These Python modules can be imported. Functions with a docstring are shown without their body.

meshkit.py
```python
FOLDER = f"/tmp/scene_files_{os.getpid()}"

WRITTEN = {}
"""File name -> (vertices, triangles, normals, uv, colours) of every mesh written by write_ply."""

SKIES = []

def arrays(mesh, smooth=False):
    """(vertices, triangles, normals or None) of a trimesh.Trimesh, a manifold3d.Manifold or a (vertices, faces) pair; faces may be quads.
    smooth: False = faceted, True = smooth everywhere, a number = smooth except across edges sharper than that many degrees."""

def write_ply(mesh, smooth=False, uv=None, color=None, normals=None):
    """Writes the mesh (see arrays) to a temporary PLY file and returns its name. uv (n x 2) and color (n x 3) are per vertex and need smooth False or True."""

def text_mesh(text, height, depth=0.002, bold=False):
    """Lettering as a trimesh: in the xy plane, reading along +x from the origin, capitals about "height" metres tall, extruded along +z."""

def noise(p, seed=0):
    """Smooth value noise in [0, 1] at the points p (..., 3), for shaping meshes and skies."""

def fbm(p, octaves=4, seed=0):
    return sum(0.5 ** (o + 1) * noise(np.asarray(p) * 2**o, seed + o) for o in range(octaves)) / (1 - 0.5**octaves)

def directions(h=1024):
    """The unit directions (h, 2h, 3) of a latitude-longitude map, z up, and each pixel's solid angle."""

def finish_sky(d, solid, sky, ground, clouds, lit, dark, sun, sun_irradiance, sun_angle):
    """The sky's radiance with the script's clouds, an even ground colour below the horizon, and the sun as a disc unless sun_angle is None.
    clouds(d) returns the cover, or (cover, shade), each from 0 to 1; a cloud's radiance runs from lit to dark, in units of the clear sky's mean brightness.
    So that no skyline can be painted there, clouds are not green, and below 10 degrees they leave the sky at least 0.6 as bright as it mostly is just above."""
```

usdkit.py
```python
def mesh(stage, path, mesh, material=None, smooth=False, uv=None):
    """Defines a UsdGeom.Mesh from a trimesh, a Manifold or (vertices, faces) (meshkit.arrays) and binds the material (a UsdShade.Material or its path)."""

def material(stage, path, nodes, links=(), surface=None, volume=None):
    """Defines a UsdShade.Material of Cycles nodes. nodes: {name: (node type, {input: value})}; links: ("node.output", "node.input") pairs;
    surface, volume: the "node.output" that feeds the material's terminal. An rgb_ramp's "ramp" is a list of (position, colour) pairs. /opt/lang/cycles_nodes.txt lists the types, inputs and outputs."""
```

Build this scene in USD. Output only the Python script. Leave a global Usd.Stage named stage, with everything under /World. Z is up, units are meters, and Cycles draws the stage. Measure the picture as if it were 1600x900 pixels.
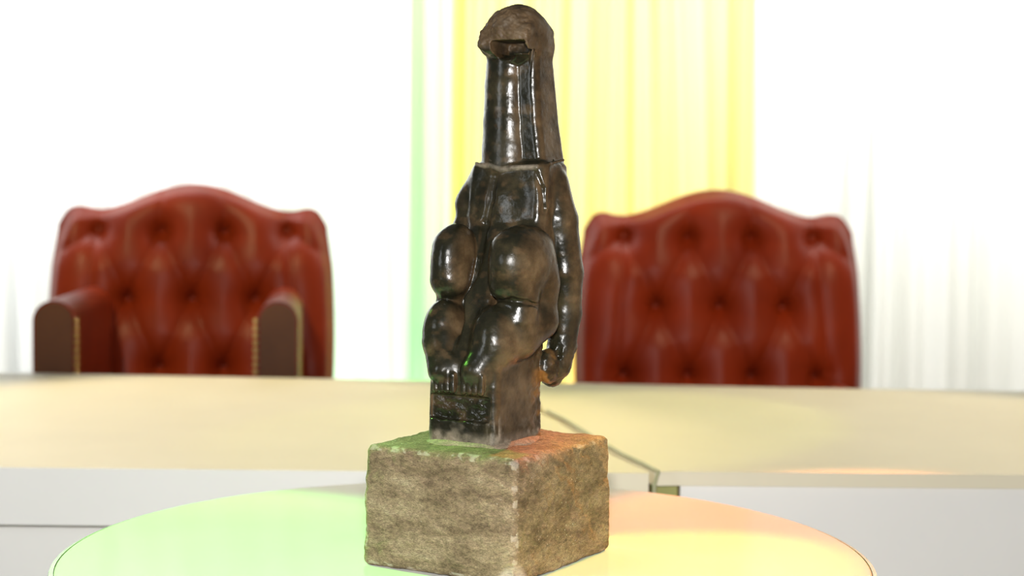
import math, random
import numpy as np
import trimesh
import usdkit, meshkit
from pxr import Usd, UsdGeom, UsdLux, UsdShade, Gf, Sdf, Vt
from scipy import ndimage

random.seed(7)
stage = Usd.Stage.CreateInMemory()
UsdGeom.SetStageUpAxis(stage, "Z")
UsdGeom.SetStageMetersPerUnit(stage, 1.0)
UsdGeom.Xform.Define(stage, "/World")
UsdGeom.Scope.Define(stage, "/World/Looks")

# ------------------------------------------------------------------ camera
FPX, PITCH, ROLL, TABLE_Z = 2400.0, 0.053, 0.012, 0.75
BLOCK_H = 0.0933
CAM = np.array([0.0, 0.0, TABLE_Z + BLOCK_H + 0.1829])
FWD = np.array([0, math.cos(PITCH), -math.sin(PITCH)])
UP0, RT0 = np.array([0, math.sin(PITCH), math.cos(PITCH)]), np.array([1.0, 0, 0])
RT = RT0 * math.cos(ROLL) + UP0 * math.sin(ROLL)
UP = UP0 * math.cos(ROLL) - RT0 * math.sin(ROLL)
cam = UsdGeom.Camera.Define(stage, "/World/camera")
M = np.eye(4); M[0, :3], M[1, :3], M[2, :3], M[3, :3] = RT, UP, -FWD, CAM
cam.AddTransformOp().Set(Gf.Matrix4d(M.tolist()))
cam.CreateHorizontalApertureAttr(36.0); cam.CreateVerticalApertureAttr(20.25)
cam.CreateFocalLengthAttr(36.0 * FPX / 1600)
cam.CreateFStopAttr(5.6); cam.CreateFocusDistanceAttr(1.17)
cam.CreateClippingRangeAttr(Gf.Vec2f(0.05, 100))
cam.CreateExposureAttr(0.3)

# ------------------------------------------------------------------ light
dome = UsdLux.DomeLight.Define(stage, "/World/room_fill")
dome.CreateIntensityAttr(0.035); dome.CreateColorAttr(Gf.Vec3f(1.0, 0.98, 0.93))


def aim(x, pos, target):
    pos, target = np.array(pos, float), np.array(target, float)
    z = pos - target; z /= np.linalg.norm(z)
    r = np.cross([0, 0, 1.0] if abs(z[2]) < .99 else [0, 1.0, 0], z); r /= np.linalg.norm(r)
    m = np.eye(4); m[0, :3], m[1, :3], m[2, :3], m[3, :3] = r, np.cross(z, r), z, pos
    x.AddTransformOp().Set(Gf.Matrix4d(m.tolist()))


def spot(name, pos, target, color, power, angle, soft=0.15, radius=0.02):
    l = UsdLux.SphereLight.Define(stage, "/World/" + name)
    l.CreateRadiusAttr(radius); l.CreateColorAttr(Gf.Vec3f(*color)); l.CreateIntensityAttr(power / (4 * math.pi * radius * radius * math.pi))
    aim(l, pos, target)
    s = UsdLux.ShapingAPI.Apply(l.GetPrim())
    s.CreateShapingConeAngleAttr(angle); s.CreateShapingConeSoftnessAttr(soft)
    return l


def rect(name, pos, target, w, h, color, intensity):
    l = UsdLux.RectLight.Define(stage, "/World/" + name)
    l.CreateWidthAttr(w); l.CreateHeightAttr(h); l.CreateColorAttr(Gf.Vec3f(*color)); l.CreateIntensityAttr(intensity)
    aim(l, pos, target)


# the photographer's flash, beside the lens
rect("camera_flash", (0.0, 0.0, CAM[2] + 0.12), (0, 1.3, 0.95), 0.09, 0.07, (1, .98, .95), 780)
rect("added_soft_light", (-1.25, 0.15, 1.25), (0, 1.2, 1.0), 0.25, 0.55, (.92, .97, 1), 7)  # unseen soft light added to draw the streak on the neck
# stage wash bars in front of the drapes, above the picture
rect("drape_wash_white", (-2.0, 3.15, 1.9), (-2.0, 4.0, 1.40), 2.8, 0.12, (1, 1, 1), 56)
rect("drape_wash_warm", (1.35, 3.15, 1.9), (1.35, 4.0, 1.35), 3.4, 0.12, (1, .97, .88), 38)
# party spots: green from the left, orange from the right, yellow on the table
spot("green_spot", (-1.4, 2.0, 1.75), (-0.30, 1.22, 0.75), (.30, 1, .12), 205, 9.9, .4)
spot("orange_spot", (0.90, 2.6, 1.75), (0.27, 1.22, 0.75), (1, .26, .05), 250, 9.5, .35)
spot("yellow_spot", (1.05, 1.9, 2.0), (0.125, 1.16, 0.75), (.70, 1, .04), 66, 4.4, .12)
spot("green_uplight", (-0.22, 3.3, 0.12), (-0.26, 4.0, 0.62), (.2, 1, .35), 36, 28, .8)
spot("orange_uplight", (0.30, 3.3, 0.12), (0.22, 4.0, 0.70), (1, .45, .08), 34, 26, .8)
spot("warm_table_spot", (-1.2, 2.9, 2.3), (-0.36, 2.0, 0.75), (1, .80, .42), 84, 15, .5)
spot("lime_table_spot", (1.2, 3.0, 2.4), (0.08, 1.95, 0.75), (.85, 1, .12), 22, 9, .3)
spot("beige_table_spot", (1.3, 2.4, 2.4), (0.45, 1.95, 0.75), (1, .80, .46), 52, 15, .4)
# unseen fill spots added to brighten the seats
spot("added_seat_fill", (-0.9, 0.9, 2.6), (-0.55, 2.9, 0.92), (1, .95, .50), 110, 9, .5)
spot("added_seat_fill_amber", (0.9, 0.9, 2.6), (0.40, 2.9, 0.92), (1, .80, .50), 112, 9, .5)

# ------------------------------------------------------------------ helpers
used = {}


def numbered(parent, name):
    k = used.get((parent, name), -1) + 1
    used[(parent, name)] = k
    return name if k == 0 else f"{name}_{k:03d}"


def thing(name, label, cat, loc=(0, 0, 0), rotz=0, group=None):
    x = UsdGeom.Xform.Define(stage, "/World/" + numbered("/World", name))
    x.AddTranslateOp().Set(Gf.Vec3d(*map(float, loc)))
    x.AddRotateZOp().Set(float(math.degrees(rotz)))
    return tag(x.GetPrim(), label, cat, group)


def tag(p, label=None, cat=None, group=None, kind=None):
    for k, v in (("label", label), ("category", cat), ("group", group), ("kind", kind)):
        if v:
            p.SetCustomDataByKey(k, v)
    return p


def obj(name, mesh, mat, parent=None, smooth=30, label=None):
    root = str(parent.GetPath()) if parent is not None else "/World"
    m = usdkit.mesh(stage, root + "/" + numbered(root, name), mesh, mat, smooth)
    if label:
        m.GetPrim().SetCustomDataByKey("label", label)
    return m.GetPrim()


def cat_(*ms):
    return trimesh.util.concatenate(ms)


def rbox(sx, sy, sz, r=0.004, loc=(0, 0, 0), n=2):
    """A box with rounded edges, centred on loc."""
    r = min(r, sx / 2.01, sy / 2.01, sz / 2.01)
    s = trimesh.creation.icosphere(n, r)
    pts = np.concatenate([s.vertices + np.array([a * (sx / 2 - r), b * (sy / 2 - r), c * (sz / 2 - r)]) for a in (-1, 1) for b in (-1, 1) for c in (-1, 1)])
    m = trimesh.convex.convex_hull(pts)
    m.apply_translation(loc)
    return m


def lathe(profile, sections=96):
    return trimesh.creation.revolve(np.array(profile, float), sections=sections)


def tube(path, r, n=10):
    path = np.array(path, float)
    vs, fs = [], []
    t = np.gradient(path, axis=0); t /= np.linalg.norm(t, axis=1, keepdims=True)
    for i, (p, d) in enumerate(zip(path, t)):
        a = np.cross(d, [0, 0, 1.0] if abs(d[2]) < .9 else [1.0, 0, 0]); a /= np.linalg.norm(a)
        b = np.cross(d, a)
        for k in range(n):
            w = 2 * math.pi * k / n
            vs.append(p + r * (math.cos(w) * a + math.sin(w) * b))
    for i in range(len(path) - 1):
        for k in range(n):
            q = (k + 1) % n
            fs += [[i * n + k, i * n + q, (i + 1) * n + q], [i * n + k, (i + 1) * n + q, (i + 1) * n + k]]
    for e, sgn in ((0, 1), (len(path) - 1, -1)):
        c = len(vs); vs.append(path[e])
        for k in range(n):
            q = (k + 1) % n
            fs.append([c, e * n + q, e * n + k][::sgn])
    m = trimesh.Trimesh(vs, fs, process=False)
    trimesh.repair.fix_normals(m)
    return m


def mat(name, nodes, links, surface="p.BSDF"):
    return usdkit.material(stage, "/World/Looks/" + name, nodes, links, surface)


def plain(name, color, rough=.5, noise=0.0, scale=30, **kw):
    dark = tuple(c * (1 - noise) for c in color)
    return mat(name, {"g": ("texture_coordinate", {}), "n": ("noise_texture", {"scale": scale, "detail": 4}),
                      "r": ("rgb_ramp", {"ramp": [(.3, dark), (.7, color)]}),
                      "p": ("principled_bsdf", {"roughness": rough, **kw})},
               [("g.object", "n.vector"), ("n.fac", "r.fac"), ("r.color", "p.base_color")])


# ------------------------------------------------------------------ materials
def drape_mat(name, color):
    return mat(name, {"g": ("texture_coordinate", {}), "n": ("noise_texture", {"scale": 400, "detail": 2}),
                      "b": ("bump", {"strength": .15, "distance": .001}),
                      "d": ("diffuse_bsdf", {"color": color}), "t": ("translucent_bsdf", {"color": color}),
                      "x": ("mix_closure", {"fac": .25})},
               [("g.object", "n.vector"), ("n.fac", "b.height"), ("b.normal", "d.normal"), ("d.BSDF", "x.closure1"), ("t.BSDF", "x.closure2")], "x.closure")


white_drape = drape_mat("white_drape", (.93, .95, .93))
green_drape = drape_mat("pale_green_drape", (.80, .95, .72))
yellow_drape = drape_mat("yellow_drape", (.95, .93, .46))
wall_paint = plain("wall_paint", (.82, .82, .78), .8, .05)
carpet = plain("carpet", (.35, .30, .24), .95, .3, 200)
lacquer = mat("white_lacquer", {"g": ("texture_coordinate", {}), "n": ("noise_texture", {"scale": 6, "detail": 3}),
                                "r": ("rgb_ramp", {"ramp": [(.3, (.67, .68, .65)), (.7, (.71, .72, .69))]}),
                                "d": ("diffuse_bsdf", {}), "s": ("glossy_bsdf", {"color": (.9, .9, .9), "roughness": .06}), "x": ("mix_closure", {"fac": .06})},
              [("g.object", "n.vector"), ("n.fac", "r.fac"), ("r.color", "d.color"), ("d.BSDF", "x.closure1"), ("s.BSDF", "x.closure2")], "x.closure")
cream_top = plain("cream_laminate", (.86, .80, .62), .55, .05, 6)
white_panel = plain("white_panel", (.92, .92, .90), .5, .03, 9)
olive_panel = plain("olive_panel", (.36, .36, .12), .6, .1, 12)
steel = plain("brushed_steel", (.6, .6, .6), .3, .1, 60, metallic=1.0)
glass_edge = plain("green_glass_edge", (.30, .38, .16), .2, .1, 20)
cable_mat = plain("grey_green_rubber", (.45, .46, .28), .5, .1, 40)
dark_wood = plain("dark_wood", (.06, .03, .015), .35, .4, 15)
brass = plain("brass_nails", (.85, .58, .22), .25, .1, 60, metallic=1.0)
leather = mat("red_brown_leather",
              {"g": ("texture_coordinate", {}), "n": ("noise_texture", {"scale": 7, "detail": 5}),
               "r": ("rgb_ramp", {"ramp": [(.3, (.15, .014, .003)), (.7, (.25, .026, .005))]}),
               "v": ("voronoi_texture", {"scale": 260}), "b": ("bump", {"strength": .25, "distance": .0008}),
               "p": ("principled_bsdf", {"roughness": .40, "specular_ior_level": .17})},
              [("g.object", "n.vector"), ("g.object", "v.vector"), ("n.fac", "r.fac"), ("r.color", "p.base_color"), ("v.distance", "b.height"), ("b.normal", "p.normal")])
leather_dark = plain("dark_brown_leather", (.125, .042, .012), .5, .3, 9, specular_ior_level=.2)

stone = mat("waxed_dark_stone",
            {"g": ("texture_coordinate", {}),
             "m": ("attribute", {"attribute": "wear_and_light"}), "s": ("separate_color", {}), "pm": ("attribute", {"attribute": "polish"}), "ps": ("separate_color", {}),
             "n": ("noise_texture", {"scale": 42, "detail": 8, "roughness": .62}),
             "n2": ("noise_texture", {"scale": 260, "detail": 4, "roughness": .6}),
             "n3": ("noise_texture", {"scale": 120, "detail": 6, "roughness": .7}),
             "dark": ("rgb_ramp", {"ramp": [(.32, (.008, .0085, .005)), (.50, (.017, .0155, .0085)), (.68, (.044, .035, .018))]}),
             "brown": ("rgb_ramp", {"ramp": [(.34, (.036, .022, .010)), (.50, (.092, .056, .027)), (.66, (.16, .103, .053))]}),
             "x1": ("mix_color", {}), "x2": ("mix_color", {"b": (.42, .35, .26)}), "x3": ("mix_color", {"b": (.26, .12, .03)}),
             "dm": ("math", {"math_type": "multiply_add", "value2": 1.6, "value3": -.35, "use_clamp": True}),
             "dd": ("math", {"math_type": "multiply", "use_clamp": True}),
             "rr": ("map_range", {"from_min": 0.0, "from_max": 1.0, "to_min": .15, "to_max": .50}),
             "rn": ("math", {"math_type": "multiply_add", "value2": .08}),
             "b1": ("bump", {"strength": .35, "distance": .0007}), "b2": ("bump", {"strength": .25, "distance": .0003}),
             "p": ("principled_bsdf", {"specular_ior_level": .36})},
            [("g.object", "n.vector"), ("g.object", "n2.vector"), ("g.object", "n3.vector"), ("m.color", "s.color"),
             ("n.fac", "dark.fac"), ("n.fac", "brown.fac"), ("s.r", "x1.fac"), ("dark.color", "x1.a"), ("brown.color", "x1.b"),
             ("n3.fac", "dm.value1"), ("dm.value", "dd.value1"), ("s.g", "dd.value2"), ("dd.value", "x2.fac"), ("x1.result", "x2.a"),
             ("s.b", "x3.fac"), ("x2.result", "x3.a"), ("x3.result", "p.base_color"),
             ("pm.color", "ps.color"), ("ps.r", "rr.value"), ("rr.result", "rn.value3"), ("n3.fac", "rn.value1"), ("rn.value", "p.roughness"),
             ("n3.fac", "b1.height"), ("n2.fac", "b2.height"), ("b1.normal", "b2.normal"), ("b2.normal", "p.normal")])
rough_stone = mat("rough_plinth_stone",
                  {"g": ("texture_coordinate", {}), "mp": ("mapping", {"scale": (1.0, 1.0, 2.4)}),
                   "n": ("noise_texture", {"scale": 24, "detail": 8, "roughness": .65}),
                   "n2": ("noise_texture", {"scale": 190, "detail": 5, "roughness": .7}),
                   "n4": ("noise_texture", {"scale": 620, "detail": 3, "roughness": .7}), "f4": ("rgb_ramp", {"ramp": [(.28, (.50, .50, .50)), (.72, (1.45, 1.45, 1.45))]}), "f3": ("mix_color", {"blend_type": "multiply", "fac": 1.0, "use_clamp": False}), "b2": ("bump", {"strength": .6, "distance": .0006}),
                   "v": ("voronoi_texture", {"scale": 210}), "vn": ("noise_texture", {"scale": 14, "detail": 3}),
                   "r": ("rgb_ramp", {"ramp": [(.30, (.115, .078, .045)), (.46, (.22, .155, .095)), (.58, (.30, .22, .14)), (.72, (.36, .29, .19))]}),
                   "sp": ("rgb_ramp", {"ramp": [(.0, (1, 1, 1)), (.10, (1, 1, 1)), (.17, (0, 0, 0))]}),
                   "sn": ("rgb_ramp", {"ramp": [(.56, (0, 0, 0)), (.66, (1, 1, 1))]}),
                   "m": ("attribute", {"attribute": "wear_and_light"}), "s": ("separate_color", {}),
                   "mul": ("mix_color", {"blend_type": "multiply", "fac": 1.0}),
                   "fs": ("separate_color", {}), "mx": ("math", {"math_type": "multiply_add", "use_clamp": True}),
                   "fine": ("rgb_ramp", {"ramp": [(.25, (.55, .55, .55)), (.75, (1.35, 1.35, 1.35))]}),
                   "f2": ("mix_color", {"blend_type": "multiply", "fac": 1.0, "use_clamp": False}),
                   "x": ("mix_color", {"b": (.62, .55, .46)}),
                   "b1": ("bump", {"strength": .7, "distance": .0018}),
                   "p": ("principled_bsdf", {"roughness": .8, "specular_ior_level": .3})},
                  [("g.object", "mp.vector"), ("mp.vector", "n.vector"), ("mp.vector", "n2.vector"), ("g.object", "v.vector"), ("g.object", "vn.vector"),
                   ("n.fac", "r.fac"), ("n2.fac", "fine.fac"), ("r.color", "f2.a"), ("fine.color", "f2.b"),
                   ("v.distance", "sp.fac"), ("vn.fac", "sn.fac"), ("sp.color", "mul.a"), ("sn.color", "mul.b"), ("mul.result", "fs.color"),
                   ("m.color", "s.color"), ("s.g", "mx.value1"), ("n2.fac", "mx.value2"), ("fs.r", "mx.value3"),
                   ("mx.value", "x.fac"), ("mp.vector", "n4.vector"), ("n4.fac", "f4.fac"), ("f2.result", "f3.a"), ("f4.color", "f3.b"), ("n4.fac", "b2.height"), ("f3.result", "x.a"), ("x.result", "p.base_color"),
                   ("n2.fac", "b1.height"), ("b1.normal", "b2.normal"), ("b2.normal", "p.normal")])

# ------------------------------------------------------------------ the room
fl = obj("floor", rbox(9, 8, .1, .005, (0, 1.5, -.05)), carpet); tag(fl, "brown carpeted floor under the tables", kind="structure")
wb = obj("wall_back", rbox(9, .12, 3.2, .005, (0, 4.42, 1.6)), wall_paint); tag(wb, "pale painted wall hidden behind the drapes", kind="structure")


def drape(x0, x1, y, period, amp, seed, top=2.9, bottom=.02):
    """A hanging cloth: a folded sheet with thickness whose folds wander and open towards the hem."""
    nx, nz = int((x1 - x0) / .004), 40
    xs, zs = np.linspace(x0, x1, nx), np.linspace(bottom, top, nz)
    X, Z = np.meshgrid(xs, zs, indexing="ij")
    wob = meshkit.noise(np.stack([X * 5, Z * .35, X * 0 + seed], -1), seed) * 2.2
    a = amp * (.45 + .9 * meshkit.noise(np.stack([X * 9, Z * .5, X * 0 + 3.3], -1), seed + 1))
    Y = y + a * np.sin(2 * math.pi * (X / period + wob)) + amp * .5 * np.sin(2 * math.pi * (X / (period * .37) + wob * 1.7))
    v = np.concatenate([np.stack([X, Y, Z], -1).reshape(-1, 3), np.stack([X, Y + .003, Z], -1).reshape(-1, 3)])
    i = np.arange(nx * nz).reshape(nx, nz)
    q = np.stack([i[:-1, :-1], i[1:, :-1], i[1:, 1:], i[:-1, 1:]], -1).reshape(-1, 4)
    n = nx * nz
    f = [q, q[:, ::-1] + n]
    for e in (i[0], i[-1][::-1], i[:, -1], i[:, 0][::-1]):
        f.append(np.stack([e[:-1], e[1:], e[1:] + n, e[:-1] + n], -1))
    return v, np.concatenate(f)


def hang(x0, x1, y, period, amp, seed, m, label):
    t = thing("drape", label, "curtain")
    obj("cloth", drape(x0, x1, y, period, amp, seed), m, t, True)
    obj("heading", rbox(x1 - x0, .03, .05, .01, ((x0 + x1) / 2, y, 2.93)), m, t)


hang(-3.7, -.27, 3.98, .16, .022, 3, white_drape, "bright white drape hanging behind the chair at the left")
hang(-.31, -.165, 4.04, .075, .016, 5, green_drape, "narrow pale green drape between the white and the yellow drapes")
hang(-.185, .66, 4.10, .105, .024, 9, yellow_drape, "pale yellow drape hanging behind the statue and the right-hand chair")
hang(.625, 3.7, 3.98, .16, .022, 12, white_drape, "white drape beyond the yellow one at the far right")
rod = obj("curtain_rail", tube([(-3.8, 4.05, 2.975), (0, 4.05, 2.975), (3.8, 4.05, 2.975)], .015), steel)
tag(rod, "steel rail carrying the drapes along the back wall", "curtain rail")

# ------------------------------------------------------------------ far tables
SEAM = np.array([(.030, 2.41), (.045, 2.052), (.068, 1.962), (.094, 1.827), (.120, 1.702), (.139, 1.634), (.151, 1.600)])
from shapely.geometry import Polygon


def slab(pts, z0, z1):
    m = trimesh.creation.extrude_polygon(Polygon(pts), z1 - z0, engine="earcut")
    m.apply_translation([0, 0, z0])
    return m


tl = thing("desk", "long cream-topped table with a white front edge behind the statue", "table")
left_pts = [(-1.6, 1.575), (.151 - .006, 1.590)] + [(x - .006, y) for x, y in SEAM[::-1]] + [(.024, 2.409), (-1.6, 2.50)]
obj("tabletop", slab(left_pts, .727, .75), cream_top, tl)
obj("edge_band", slab([(-1.6, 1.570), (.100, 1.585), (.100, 1.5895), (-1.6, 1.5745)], .690, .7495), white_panel, tl, label="white front edge strip of the tabletop")
obj("front_panel", slab([(-1.55, 1.60), (.12, 1.615), (.12, 1.633), (-1.55, 1.618)], .0, .727), white_panel, tl)
obj("side_panel", rbox(.02, .76, .727, .003, (-1.5, 2.02, .3635)), white_panel, tl)
obj("side_panel", rbox(.02, .70, .727, .003, (-.02, 1.99, .3635)), white_panel, tl)

tr = thing("desk", "cream-topped table with a rounded end and white front panel at the right", "table")
right_pts = [(x + .001, y) for x, y in SEAM] + [(.177, 1.603), (1.6, 1.625), (1.6, 2.33), (.4, 2.382)]
obj("tabletop", slab(right_pts, .735, .75), cream_top, tr)
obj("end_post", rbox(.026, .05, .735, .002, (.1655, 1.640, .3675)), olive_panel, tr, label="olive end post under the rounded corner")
obj("front_panel", slab([(.180, 1.606), (1.58, 1.628), (1.58, 1.646), (.180, 1.624)], .0, .735), white_panel, tr, label="white front panel")
obj("side_panel", rbox(.02, .65, .735, .003, (1.5, 2.0, .3675)), white_panel, tr)
cb = obj("cable", tube([(.118, 1.56, .0045), (.140, 1.568, .15), (.146, 1.5715, .4), (.148, 1.573, .60), (.1487, 1.5745, .70), (.150, 1.577, .742), (.1545, 1.586, .7525), (.150, 1.605, .7525), (.143, 1.634, .7525), (.124, 1.702, .7525), (.098, 1.827, .7525), (.072, 1.962, .7525), (.049, 2.052, .7525)], .0022), cable_mat)
tag(cb, "thin grey-green cable along the table joint, hanging over its edge", "cable")

# ------------------------------------------------------------------ round table under the statue
TC = (-.034, 1.217)
rt = thing("round_table", "round glossy white table carrying the stone statue", "table", (*TC, 0))
obj("tabletop", lathe([(0, .728), (.312, .728), (.316, .731), (.317, .737), (.317, .7485), (.3155, .75), (0, .75)], 160), lacquer, rt)
obj("rim", lathe([(.3172, .730), (.3205, .731), (.3215, .734), (.3215, .745), (.3205, .7485), (.3172, .7495), (.3172, .730)], 160), glass_edge, rt, label="greenish glass rim around the top")
obj("column", lathe([(0, .03), (.03, .03), (.028, .2), (.028, .69), (.06, .72), (.06, .728), (0, .728)], 48), steel, rt)
obj("foot", lathe([(0, 0), (.2, 0), (.2, .008), (.18, .018), (.04, .034), (0, .034)], 72), steel, rt)


# ------------------------------------------------------------------ chairs
def outline_top(s, w, h):
    """Camel-back: height of the top edge at s in -1..1."""
    a = np.abs(s)
    hump = .052 * np.clip((np.cos(np.clip(a / .70, 0, 1) * math.pi) + 1) / 2, 0, 1) ** .8
    corner = -.030 * np.clip((a - .90) / .10, 0, 1) ** 2.2
    dip = .006 * np.exp(-((a - .86) / .07) ** 2)
    return h + hump + corner + dip


def make_chair(name, label, loc, rotz, arms, arm_x=.215, h=1.012, w=.535):
    t = thing(name, label, "chair", loc, rotz, None)
    z0 = .46
    nu, nv = 150, 130
    buttons = []
    for r in range(5):
        z = h - .042 - r * .132 + .0
        for c in (range(4) if r % 2 == 0 else range(3)):
            x = (c - (1.5 if r % 2 == 0 else 1.0)) * .122
            if z > z0 + .04:
                buttons.append((x, z))
    B = np.array(buttons)
    s = np.linspace(-1, 1, nu); v = np.linspace(0, 1, nv)
    S, V = np.meshgrid(s, v, indexing="ij")
    Zt = outline_top(S, w, h)
    Z = z0 + (Zt - z0) * V
    bow = 1 + .035 * np.sin(np.clip((Z - .55) / .42, 0, 1) * math.pi) - .03 * np.clip((Z - .9) / .1, 0, 1)
    X = S * w / 2 * bow * (1 - .03 * np.clip((.6 - Z) / .15, 0, 1))
    edge = (1 - np.abs(S) ** 7) * (1 - V ** 12) ** .9
    D = .07 * np.clip(edge, 0, 1) ** .5
    d2 = (X[..., None] - B[:, 0]) ** 2 + (Z[..., None] - B[:, 1]) ** 2
    D -= .052 * np.exp(-np.sqrt(d2.min(-1)) / .024)
    lines = []
    for i in range(len(B)):
        for j in range(i):
            dx, dz = abs(B[i] - B[j])
            if abs(dx - .061) < .01 and abs(dz - .132) < .01:
                lines.append((B[i], B[j]))
    top = B[:, 1].max(); 
    for b in B:
        if abs(b[1] - top) < .001:
            lines.append((b, b + [0.0, .075]))
        if abs(abs(b[0]) - .183) < .001:
            lines.append((b, b + [np.sign(b[0]) * .085, -.05]))
            lines.append((b + [0, 0], b + [np.sign(b[0]) * .02, -.25]))
    P = np.stack([X, Z], -1)
    dm = np.full(X.shape, 9.0)
    for a, b in lines:
        ab = b - a
        tt = np.clip(((P - a) @ ab) / (ab @ ab), 0, 1)
        dm = np.minimum(dm, np.linalg.norm(P - a - tt[..., None] * ab, axis=-1))
    D -= .008 * np.exp(-(dm / .012))
    D = np.maximum(D * np.clip(edge * 3, 0, 1), 0)
    lean = (Z - z0) * .14
    front = np.stack([X, -D - .02 + lean, Z], -1).reshape(-1, 3)
    back = np.stack([X * .985, .055 + lean - .02 * (1 - edge), Z], -1).reshape(-1, 3)
    i = np.arange(nu * nv).reshape(nu, nv); n = nu * nv
    q = np.stack([i[:-1, :-1], i[1:, :-1], i[1:, 1:], i[:-1, 1:]], -1).reshape(-1, 4)
    f = [q, q[:, ::-1] + n]
    for e in (i[0], i[-1][::-1], i[:, -1], i[:, 0][::-1]):
        f.append(np.stack([e[:-1], e[1:], e[1:] + n, e[:-1] + n], -1)[:, ::-1])
    f = np.concatenate(f)
    m = trimesh.Trimesh(np.concatenate([front, back]), np.vstack([f[:, [0, 1, 2]], f[:, [0, 2, 3]]]), process=False)
    trimesh.repair.fix_normals(m)
    bk = obj("backrest", m, leather, t, True)
    for x, z in buttons:
        k = np.argmin((X - x) ** 2 + (Z - z) ** 2)
        b = trimesh.creation.icosphere(2, .010); b.apply_scale([1, .5, 1]); b.apply_translation([x, front[k, 1] - .001, z])
        obj("button", b, leather, bk, True)
    obj("seat", rbox(2 * arm_x - .072, .50, .13, .04, (0, -.25, .43), 3), leather, t, True)
    obj("seat_frame", rbox(.48, .52, .10, .01, (0, -.20, .33)), leather_dark, t)
    for sx in (-1, 1):
        xa = sx * arm_x
        prof = [(xa - .034, .30), (xa + .034, .30)] + [(xa + .034 * math.cos(w_), arms - .034 + .034 * math.sin(w_)) for w_ in np.linspace(0, math.pi, 14)]
        a = trimesh.creation.extrude_polygon(Polygon(prof), .42, engine="earcut")
        a.apply_transform(trimesh.transformations.rotation_matrix(math.pi / 2, [1, 0, 0])); a.apply_translation([0, -.05, 0])
        am = obj("arm", a, leather, t, 40)
        fr = trimesh.creation.extrude_polygon(Polygon(prof).buffer(-.004), .006, engine="earcut")
        fr.apply_transform(trimesh.transformations.rotation_matrix(math.pi / 2, [1, 0, 0])); fr.apply_translation([0, -.469, 0])
        obj("arm_front", fr, leather_dark, am, 40, label="darker brown front of the arm")
        for (px, pz) in [(xa - sx * .036, zz) for zz in np.arange(.58, arms - .03, .012)]:
            nl = trimesh.creation.icosphere(1, .0045); nl.apply_translation([px, -.472, pz])
            obj("nail", nl, brass, am, True)
        for sy in (-.42, .02):
            leg = lathe([(0, 0), (.014, 0), (.024, .28), (0, .28)], 20)
            leg.apply_translation([sx * .20, sy, 0])
            obj("leg", leg, dark_wood, t)
    return t


make_chair("armchair", "tufted red-brown leather chair with a humped back, right of the statue", (.398, 2.93, 0), 0, .70)
make_chair("armchair", "tufted red-brown leather chair with brass nails, at the left edge", (-.622, 2.98, 0), .12, .865, .18)

# ------------------------------------------------------------------ the statue
U = .0005                                     # one unit of the carving's own frame, in metres
YAW = .534
EX, EY = np.array([math.cos(YAW), -math.sin(YAW), 0]), np.array([math.sin(YAW), math.cos(YAW), 0])
STATUE = np.array([-.01527, 1.2, TABLE_Z])    # the plinth's base
FIG = np.array([-.0196, 1.2, TABLE_Z + BLOCK_H])


STEP = 1.6
LO, HI = np.array([-128., -112., -12.]), np.array([150., 190., 724.])
AX = [np.arange(LO[k], HI[k], STEP, dtype=np.float32) for k in range(3)]
F = np.full([len(a) for a in AX], 40.0, np.float32)


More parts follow.
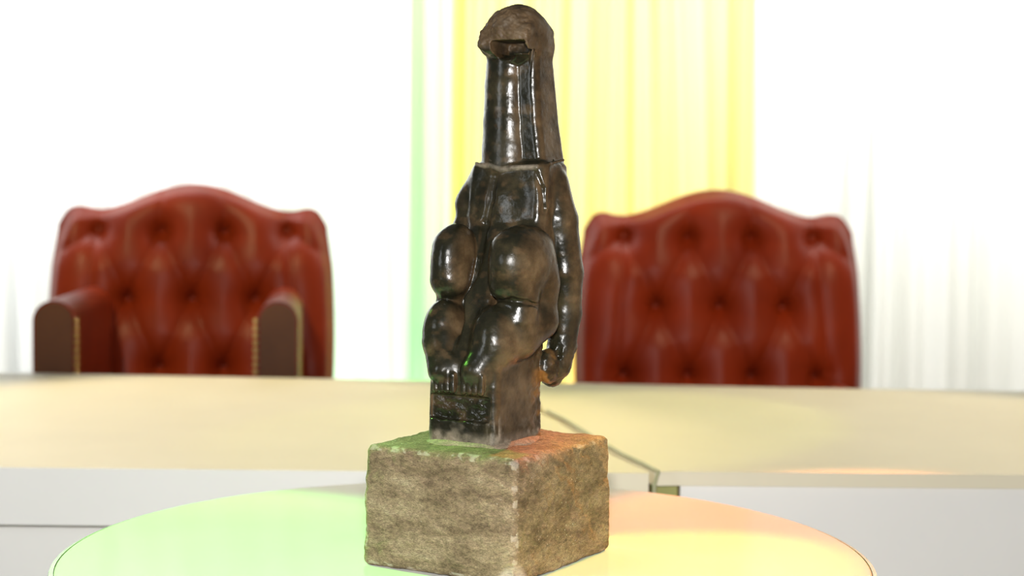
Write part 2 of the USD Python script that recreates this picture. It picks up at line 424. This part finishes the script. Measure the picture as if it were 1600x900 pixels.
def window(lo, hi, pad):
    sl, c = [], []
    for k in range(3):
        a, b = np.searchsorted(AX[k], [lo[k] - pad, hi[k] + pad])
        sl.append(slice(a, b)); c.append(AX[k][a:b])
    return tuple(sl), np.meshgrid(*c, indexing="ij", sparse=True)


def smin(a, b, k):
    if k <= 0:
        return np.minimum(a, b)
    h = np.maximum(k - np.abs(a - b), 0) / k
    return np.minimum(a, b) - h * h * k * .25


def put(dist, lo, hi, k=6, cut=False):
    sl, g = window(np.asarray(lo), np.asarray(hi), 14 + k)
    d = dist(*g).astype(np.float32)
    F[sl] = -smin(-F[sl], d, k) if cut else smin(F[sl], d, k)


def bone(a, b, ra, rb, k=8, cut=False, flat=None):
    a, b = np.asarray(a, float), np.asarray(b, float)
    ab = b - a; L = max(ab @ ab, 1e-6)

    def dist(x, y, z):
        t = np.clip(((x - a[0]) * ab[0] + (y - a[1]) * ab[1] + (z - a[2]) * ab[2]) / L, 0, 1)
        return np.sqrt((x - a[0] - t * ab[0]) ** 2 + (y - a[1] - t * ab[1]) ** 2 + (z - a[2] - t * ab[2]) ** 2) - (ra + (rb - ra) * t)
    r = max(ra, rb)
    put(dist, np.minimum(a, b) - r, np.maximum(a, b) + r, k, cut)


def chain(pts, rs, k=8, cut=False):
    for i in range(len(pts) - 1):
        bone(pts[i], pts[i + 1], rs[i], rs[i + 1], k, cut)


def egg(c, r, k=8, cut=False, yaw=0.0):
    c, r = np.asarray(c, float), np.asarray(r, float)
    cs, sn = math.cos(yaw), math.sin(yaw)

    def dist(x, y, z):
        x, y, z = x - c[0], y - c[1], z - c[2]
        x, y = x * cs + y * sn, -x * sn + y * cs
        k0 = np.sqrt((x / r[0]) ** 2 + (y / r[1]) ** 2 + (z / r[2]) ** 2)
        k1 = np.sqrt((x / r[0] ** 2) ** 2 + (y / r[1] ** 2) ** 2 + (z / r[2] ** 2) ** 2)
        return k0 * (k0 - 1) / np.maximum(k1, 1e-6)
    m = r.max()
    put(dist, c - m, c + m, k, cut)


def shaft(stations, rnd, k=6, cut=False):
    """A rounded box whose section (x0, x1, y0, y1) changes along z: stations of (z, x0, x1, y0, y1)."""
    S = np.array(stations, float); S = S[np.argsort(S[:, 0])]

    def dist(x, y, z):
        zz = z
        x0, x1, y0, y1 = (np.interp(zz, S[:, 0], S[:, i]) for i in (1, 2, 3, 4))
        qx = np.abs(x - (x0 + x1) / 2) - (x1 - x0) / 2 + rnd
        qy = np.abs(y - (y0 + y1) / 2) - (y1 - y0) / 2 + rnd
        zc, zh = (S[0, 0] + S[-1, 0]) / 2, (S[-1, 0] - S[0, 0]) / 2
        qz = np.abs(z - zc) - zh + rnd
        return np.sqrt(np.maximum(qx, 0) ** 2 + np.maximum(qy, 0) ** 2 + np.maximum(qz, 0) ** 2) + np.minimum(np.maximum(np.maximum(qx, qy), qz), 0) - rnd
    put(dist, [S[:, 1].min(), S[:, 3].min(), S[0, 0]], [S[:, 2].max(), S[:, 4].max(), S[-1, 0]], k, cut)


#FIGURE-BEGIN
# column and trunk
shaft([(-10, -66, 63, -72, 76), (60, -65, 62, -71, 76), (125, -64, 62, -70, 78), (165, -62, 60, -50, 76)], 15)
shaft([(130, -56, 60, 0, 76), (240, -56, 60, 0, 76)], 14, 10)
shaft([(140, -60, 62, -26, 84), (230, -66, 66, -2, 84), (300, -70, 68, 14, 108), (340, -66, 64, 34, 118)], 24, 12)
# strip between the legs
shaft([(110, -20, 16, -72, 20), (150, -18, 12, -60, 20), (190, -16, 16, -44, 30), (222, -26, 24, -32, 40), (250, -13, 13, -18, 60), (322, -12, 12, 26, 80)], 7, 8)
# torso: shoulders leaning back
shaft([(190, -62, 60, 30, 112), (300, -70, 66, 46, 134), (350, -74, 70, 46, 140), (400, -74, 70, 52, 142), (432, -70, 68, 56, 144), (444, -58, 60, 74, 148)], 18, 16)
egg((-4, 84, 362), (58, 44, 66), 12)
# neck: a rounded front standing out of a squarer mantle
shaft([(425, -60, 58, 72, 156), (455, -57, 53, 72, 153), (500, -53, 47, 72, 150), (560, -50, 43, 71, 144), (625, -48, 41, 72, 134), (655, -45, 40, 72, 130)], 14, 5)
chain([(-18, 100, 428), (-19, 99, 455), (-20, 98, 500), (-20, 97, 560), (-19, 97, 628)], [49, 46, 43, 40.5, 37.5], 3)
# head: a dome with an overhanging brow
egg((-2, 92, 636), (49, 46, 53), 4)
egg((-6, 72, 642), (44, 30, 38), 8)
shaft([(606, -50, 42, 42, 132), (622, -51, 43, 38, 134), (645, -47, 42, 46, 134), (662, -36, 36, 64, 128)], 10, 12)
# collar line
cl = np.array([(-59.8, 60.0, 434.8), (-41.6, 56.0, 431.5), (-27.7, 55.0, 430.4), (-6.8, 54.0, 424.2), (11.0, 54.0, 427.2), (28.0, 55.0, 428.2), (53.6, 57.0, 428.2)])
chain(cl, [2.2, 2, 2.6, 2.8, 2.4, 2.6, 2.6], 4)
chain([(53.6, 57.0, 428.2), (67.1, 74.0, 433.7), (71.4, 112.0, 440.9)], [3, 2.4, 2.4], 4)
# arms down the sides
chain([(53.2, 108.0, 402.1), (62.5, 114.0, 343.8), (73.4, 120.0, 261.8), (73.3, 122.0, 194.6), (71.6, 116.0, 143.3), (67.0, 108.0, 112.6), (61.2, 102.0, 96.2)], [28, 32, 29, 26, 23, 22, 19], 6)
egg((65.2, 84.0, 111.4), (16, 24, 29), 2)
chain([(-62, 92, 412), (-78, 86, 372), (-84, 78, 322), (-82, 62, 270), (-76, 60, 200)], [22, 25, 27, 24, 20], 10)
bone((-63.5, 82.0, 413.7), (-86.3, 80.0, 369.8), 16, 20, 12)
# knees and thighs
egg((57, 13, 278.4), (45, 70, 60), 3)
egg((-58, 2, 278.2), (31, 52, 60), 3)
bone((54, -14, 296), (54, -16, 250), 35, 36, 8)
bone((62, 34, 300), (66, 42, 250), 32, 34, 8)
bone((-59, -14, 300), (-58, -18, 250), 29, 31, 8)
bone((-58, 0, 296), (-60, 50, 270), 28, 30, 8)
chain([(67.2, 46.0, 248.7), (66.9, 44.0, 188.5)], [30, 31], 14)
bone((66.3, -6.0, 234.8), (61.3, -10.0, 191.3), 28, 32, 10)
bone((-62.7, -4.0, 233.8), (-65.6, -10.0, 193.4), 21, 23, 10)
# shins sweeping down to the feet
A1, AM, A2, A3 = (69.1, 36.0, 189.1), (55.9, -4.0, 164.9), (39.8, -42.0, 149.9), (24.0, -66.0, 114.5)
chain([A1, AM, A2, A3], [34, 36, 34, 24], 8)
egg((37.1, -38.0, 170.1), (33, 36, 44), 12, yaw=.3)
egg((-58.0, -34.0, 164.9), (32, 36, 54), 3)
chain([(-59.0, -20.0, 186.1), (-52.5, -44.0, 151.8), (-37.7, -66.0, 112.5)], [30, 30, 24], 6)
for s in (-1, 1):
    egg((s * 26, -68, 108), (25, 15, 32), 6)
    for q in range(4):
        x = s * 26 + (q - 1.5) * 10.6
        bone((x * 1.0, -80, 112 - abs(q - 1.5) * 3), (x * .97, -80, 84), 4.4, 5.2, 2.5)
# the rough sunk panel under the toes
shaft([(37, -58, 50, -96, -63), (76, -58, 50, -96, -62)], 4, 2, True)
# brow notch and the slanting lip at its side
shaft([(607.2, -22, 40, 10, 96), (627.3, -24, 40, 10, 96)], 5, 2, True)
egg((-3.4, 58.0, 608.5), (17, 20, 10), 4, True)
bone((-64.1, 44.0, 612.8), (-27.9, 44.0, 589.1), 13, 13, 2, True)
# grooves
chain([(55.9, 53.2, 417.1), (64.7, 56.7, 394.1), (67.6, 58.4, 364.1), (77.2, 44.3, 329.2)], [2, 3, 3.4, 3.4], 6, True)
chain([(91.9, 62.0, 301.3), (97.2, 66.0, 259.1), (95.9, 74.0, 208.4), (91.0, 82.0, 167.1), (78.0, 92.0, 129.0)], [3, 5.5, 7, 7, 5], 3, True)
chain([(-18.4, 47.9, 412.9), (-21.5, 40.1, 378.2), (-29.1, 37.7, 337.5), (-19.4, 11.3, 295.4)], [5.5, 6.5, 6.5, 5], 8, True)
chain([(31.2, -29.6, 224.6), (69.2, -39.6, 222.7), (88.2, -25.8, 219.9), (93.2, 1.0, 213.9)], [2.5, 3, 3, 2.5], 6, True)
#FIGURE-END


def nets(F):
    """Naive surface nets of the zero level of F (negative inside)."""
    inside = F < 0
    n = [s - 1 for s in F.shape]
    cnt = sum(inside[i:i + n[0], j:j + n[1], k:k + n[2]].astype(np.int8) for i in (0, 1) for j in (0, 1) for k in (0, 1))
    act = np.argwhere((cnt > 0) & (cnt < 8))
    idx = np.full(n, -1, np.int64); idx[tuple(act.T)] = np.arange(len(act))
    acc, num = np.zeros((len(act), 3)), np.zeros(len(act))
    for ax in range(3):
        o = [a for a in range(3) if a != ax]
        for i in (0, 1):
            for j in (0, 1):
                a = act.copy(); a[:, o[0]] += i; a[:, o[1]] += j
                b = a.copy(); b[:, ax] += 1
                fa, fb = F[tuple(a.T)], F[tuple(b.T)]
                m = (fa < 0) != (fb < 0)
                t = np.where(m, fa / np.where(m, fa - fb, 1), 0)
                p = (a - act).astype(float); p[:, ax] += t
                acc[m] += p[m]; num[m] += 1
    v = (act + acc / num[:, None]) * STEP + LO
    faces = []
    for ax in range(3):
        o = [(ax + 1) % 3, (ax + 2) % 3]
        sl = [slice(1, -1)] * 3; sl[ax] = slice(0, -1)
        sl2 = [slice(1, -1)] * 3; sl2[ax] = slice(1, None)
        a, b = inside[tuple(sl)], inside[tuple(sl2)]
        e = np.argwhere(a != b); flip = a[tuple(e.T)]
        off = np.array([1, 1, 1]); off[ax] = 0
        e = e + off
        q = []
        for d0, d1 in ((-1, -1), (0, -1), (0, 0), (-1, 0)):
            c = e.copy(); c[:, o[0]] += d0; c[:, o[1]] += d1
            q.append(idx[tuple(c.T)])
        q = np.stack(q, 1)
        q[~flip] = q[~flip][:, ::-1]
        faces.append(q)
    q = np.concatenate(faces)
    return v, np.vstack([q[:, [0, 1, 2]], q[:, [0, 2, 3]]])


def normals(v, f):
    n = np.zeros_like(v); w = np.cross(v[f[:, 1]] - v[f[:, 0]], v[f[:, 2]] - v[f[:, 0]])
    for k in range(3):
        np.add.at(n, f[:, k], w)
    return n / np.maximum(np.linalg.norm(n, axis=1, keepdims=True), 1e-9)


def wear_and_light(prim, w, name="wear_and_light"):
    UsdGeom.PrimvarsAPI(prim).CreatePrimvar(name, Sdf.ValueTypeNames.Color3fArray, "vertex").Set(Vt.Vec3fArray.FromNumpy(np.clip(w, 0, 1).astype(np.float32)))


# the top of the column is closed off below the plinth's top
v, f = nets(F)
tm = trimesh.Trimesh(v, f, process=False)
trimesh.smoothing.filter_taubin(tm, iterations=4)
v, f = np.array(tm.vertices), np.array(tm.faces)
nrm = normals(v, f)
x, y, z = v.T
sm = lambda a, lo, hi: np.clip((a - lo) / (hi - lo), 0, 1)
head = sm(z, 612, 622)
brow = head * sm(-nrm[:, 1], .2, .6)
rear = sm(y, 20, 50) * sm(-z, -170, -130)
panel = sm(z, 34, 38) * sm(-z, -72, -68) * sm(-y, 58, 62) * sm(-np.abs(x + 6), -50, -46)
amp = .38 + 3.2 * brow + .9 * head + 2.2 * rear + 3.0 * panel
disp = (meshkit.fbm(v / 26, 4, 11) - .5) * 2.4 * amp + (meshkit.fbm(v / 9, 3, 31) - .5) * 1.5 * amp
disp += (meshkit.fbm(np.stack([x / 5, y / 5, z / 40], 1), 2, 41) - .5) * 2.0 * brow
v = v + nrm * disp[:, None]
patch = meshkit.fbm(v / 55, 4, 71)
brown = .9 * np.where(z > 432, sm(nrm[:, 0], .45, .85), sm(nrm[:, 0], .58, .95)) * sm(z, 10, 40) + .8 * head + .38 * sm(meshkit.fbm(v / 20, 4, 73), .56, .68) + .15 * sm(patch, .56, .68) * sm(z, 345, 360) * sm(-z, -430, -415)  # right-facing sides painted browner for the warm light; head and patches own brown
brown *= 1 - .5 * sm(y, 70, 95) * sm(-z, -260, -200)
curv = sm(meshkit.fbm(v / 14, 3, 5), .5, .72)
dust_and_smear = .9 * sm(-np.hypot(x - 58, y + 66), -16, -6) * sm(-z, -62, -30) * sm(meshkit.fbm(v * [.2, .2, .03], 3, 9), .42, .6) + 1.0 * sm(-z, -22, -2) + .5 * sm(-z, -45, -20) * curv + .5 * (np.abs(z - 437 - 3 * np.sin(x / 9)) < 3) * sm(-y, -75, -52) * curv + .25 * curv * head  # first term is a pale vertical smear on the column's front corner
near = np.full(len(v), 99.0)
for a_, b_ in zip(cl[:-1], cl[1:]):
    tt = np.clip(((v - a_) @ (b_ - a_)) / ((b_ - a_) @ (b_ - a_)), 0, 1)
    near = np.minimum(near, np.linalg.norm(v - a_ - tt[:, None] * (b_ - a_), axis=1))
dust_and_smear = np.maximum(dust_and_smear, .95 * sm(-near, -5.5, -3.0))
rust = sm(y, 30, 55) * sm(-y, -86, -80) * sm(-z, -150, -110) * sm(meshkit.fbm(v / 20, 3, 8), .45, .6) * .8
world = FIG + U * (v[:, :1] * EX + v[:, 1:2] * EY + v[:, 2:] * np.array([0, 0, 1.0]))
st = thing("stone_statue", "tall dark carved stone figure with a hooded head, on a rough stone block", "statue", STATUE)
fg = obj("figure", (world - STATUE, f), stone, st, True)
wear_and_light(fg, np.stack([brown, dust_and_smear, rust], 1))
wear_and_light(fg, np.repeat((1.0 * head + .2 * sm(nrm[:, 0], .35, .8) * sm(-z, -300, -220) + .3 * sm(nrm[:, 0], .5, .85) + dust_and_smear * .6 + .25 * sm(patch, .5, .65))[:, None], 3, 1), "polish")

# the plinth: a roughly dressed block, its faces uneven and its arrises chipped
W, D, H = .134, .150, BLOCK_H
g = rbox(W, D, H, .006, (0, 0, H / 2), 3)
g = trimesh.creation.box((W, D, H)); g.apply_translation([0, 0, H / 2])
g = g.subdivide_to_size(.0021); g.merge_vertices()
v = np.array(g.vertices); c = np.array([0, 0, H / 2]); hs = np.array([W, D, H]) / 2
rr = .0032 + .0045 * meshkit.fbm(v / .02, 3, 3)[:, None] * np.array([1, 1, 1.0])
inner = np.clip(v - c, -(hs - rr), hs - rr)
dv = v - c - inner
L = np.linalg.norm(dv, axis=1, keepdims=True)
nn = dv / np.maximum(L, 1e-9)
v = c + inner + nn * rr
taper = np.clip((H - v[:, 2]) / H, 0, 1)
v[:, :2] *= (1.0 + .030 * taper * np.clip(v[:, 2] / .012, .72, 1))[:, None]
edge = ((np.abs(nn) > .25).sum(1) > 1).astype(float)
v += nn * ((meshkit.fbm(v / .03, 4, 21) - .5) * .0042 + (meshkit.fbm(v / .006, 3, 22) - .5) * .0016)[:, None]
chip = sm(-np.linalg.norm(v - np.array([W / 2, -D / 2, .002]) * [1.02, 1.02, 1], axis=1), -.016, -.010)
v -= nn * (chip * .004)[:, None]
v[:, 2] = np.maximum(v[:, 2], 0.0002)
w2 = v[:, :1] * EX + v[:, 1:2] * EY + v[:, 2:] * np.array([0, 0, 1.0])
bl = obj("plinth", (w2, np.array(g.faces)), rough_stone, st, True, label="rough grey-brown stone block with chipped edges")
wear_and_light(bl, np.stack([edge * 0, edge * .75 * sm(meshkit.fbm(v / .006, 3, 6), .56, .62) + 1.6 * chip, edge * 0], 1))
# mortar bedding the carving into the plinth
n = 120
ring = []
for i in range(n):
    a = 2 * math.pi * i / n
    d = np.array([math.cos(a), math.sin(a)])
    k = 1 / max(abs(d[0]) / 64, abs(d[1]) / 72)
    k2 = (1 / ((abs(d[0]) / 64) ** 6 + (abs(d[1]) / 72) ** 6)) ** (1 / 6)
    o = 7 + 14 * meshkit.noise(np.array([[d[0] * 3, d[1] * 3, 5.0]]), 2)[0]
    ring.append([(d * (k2 - 6), 7), (d * (k2 + 1.5), 3 + o * .12), (d * (k2 + o * .6), 1.0), (d * (k2 + o), -7), (d * (k2 - 6), -8)])
vs = np.array([[*p, h] for r_ in ring for p, h in r_]); fs = []
for i in range(n):
    j = (i + 1) % n
    for k in range(5):
        l = (k + 1) % 5
        fs += [[i * 5 + k, j * 5 + k, j * 5 + l], [i * 5 + k, j * 5 + l, i * 5 + l]]
mo = trimesh.Trimesh(vs, fs, process=False); trimesh.repair.fix_normals(mo)
vs = np.array(mo.vertices)
vs = FIG - STATUE + U * (vs[:, :1] * EX + vs[:, 1:2] * EY + vs[:, 2:] * np.array([0, 0, 1.0]))
mr = obj("mortar_bed", (vs, np.array(mo.faces)), rough_stone, st, True, label="pale mortar around the foot of the carving")
wear_and_light(mr, np.full((len(vs), 3), .28))
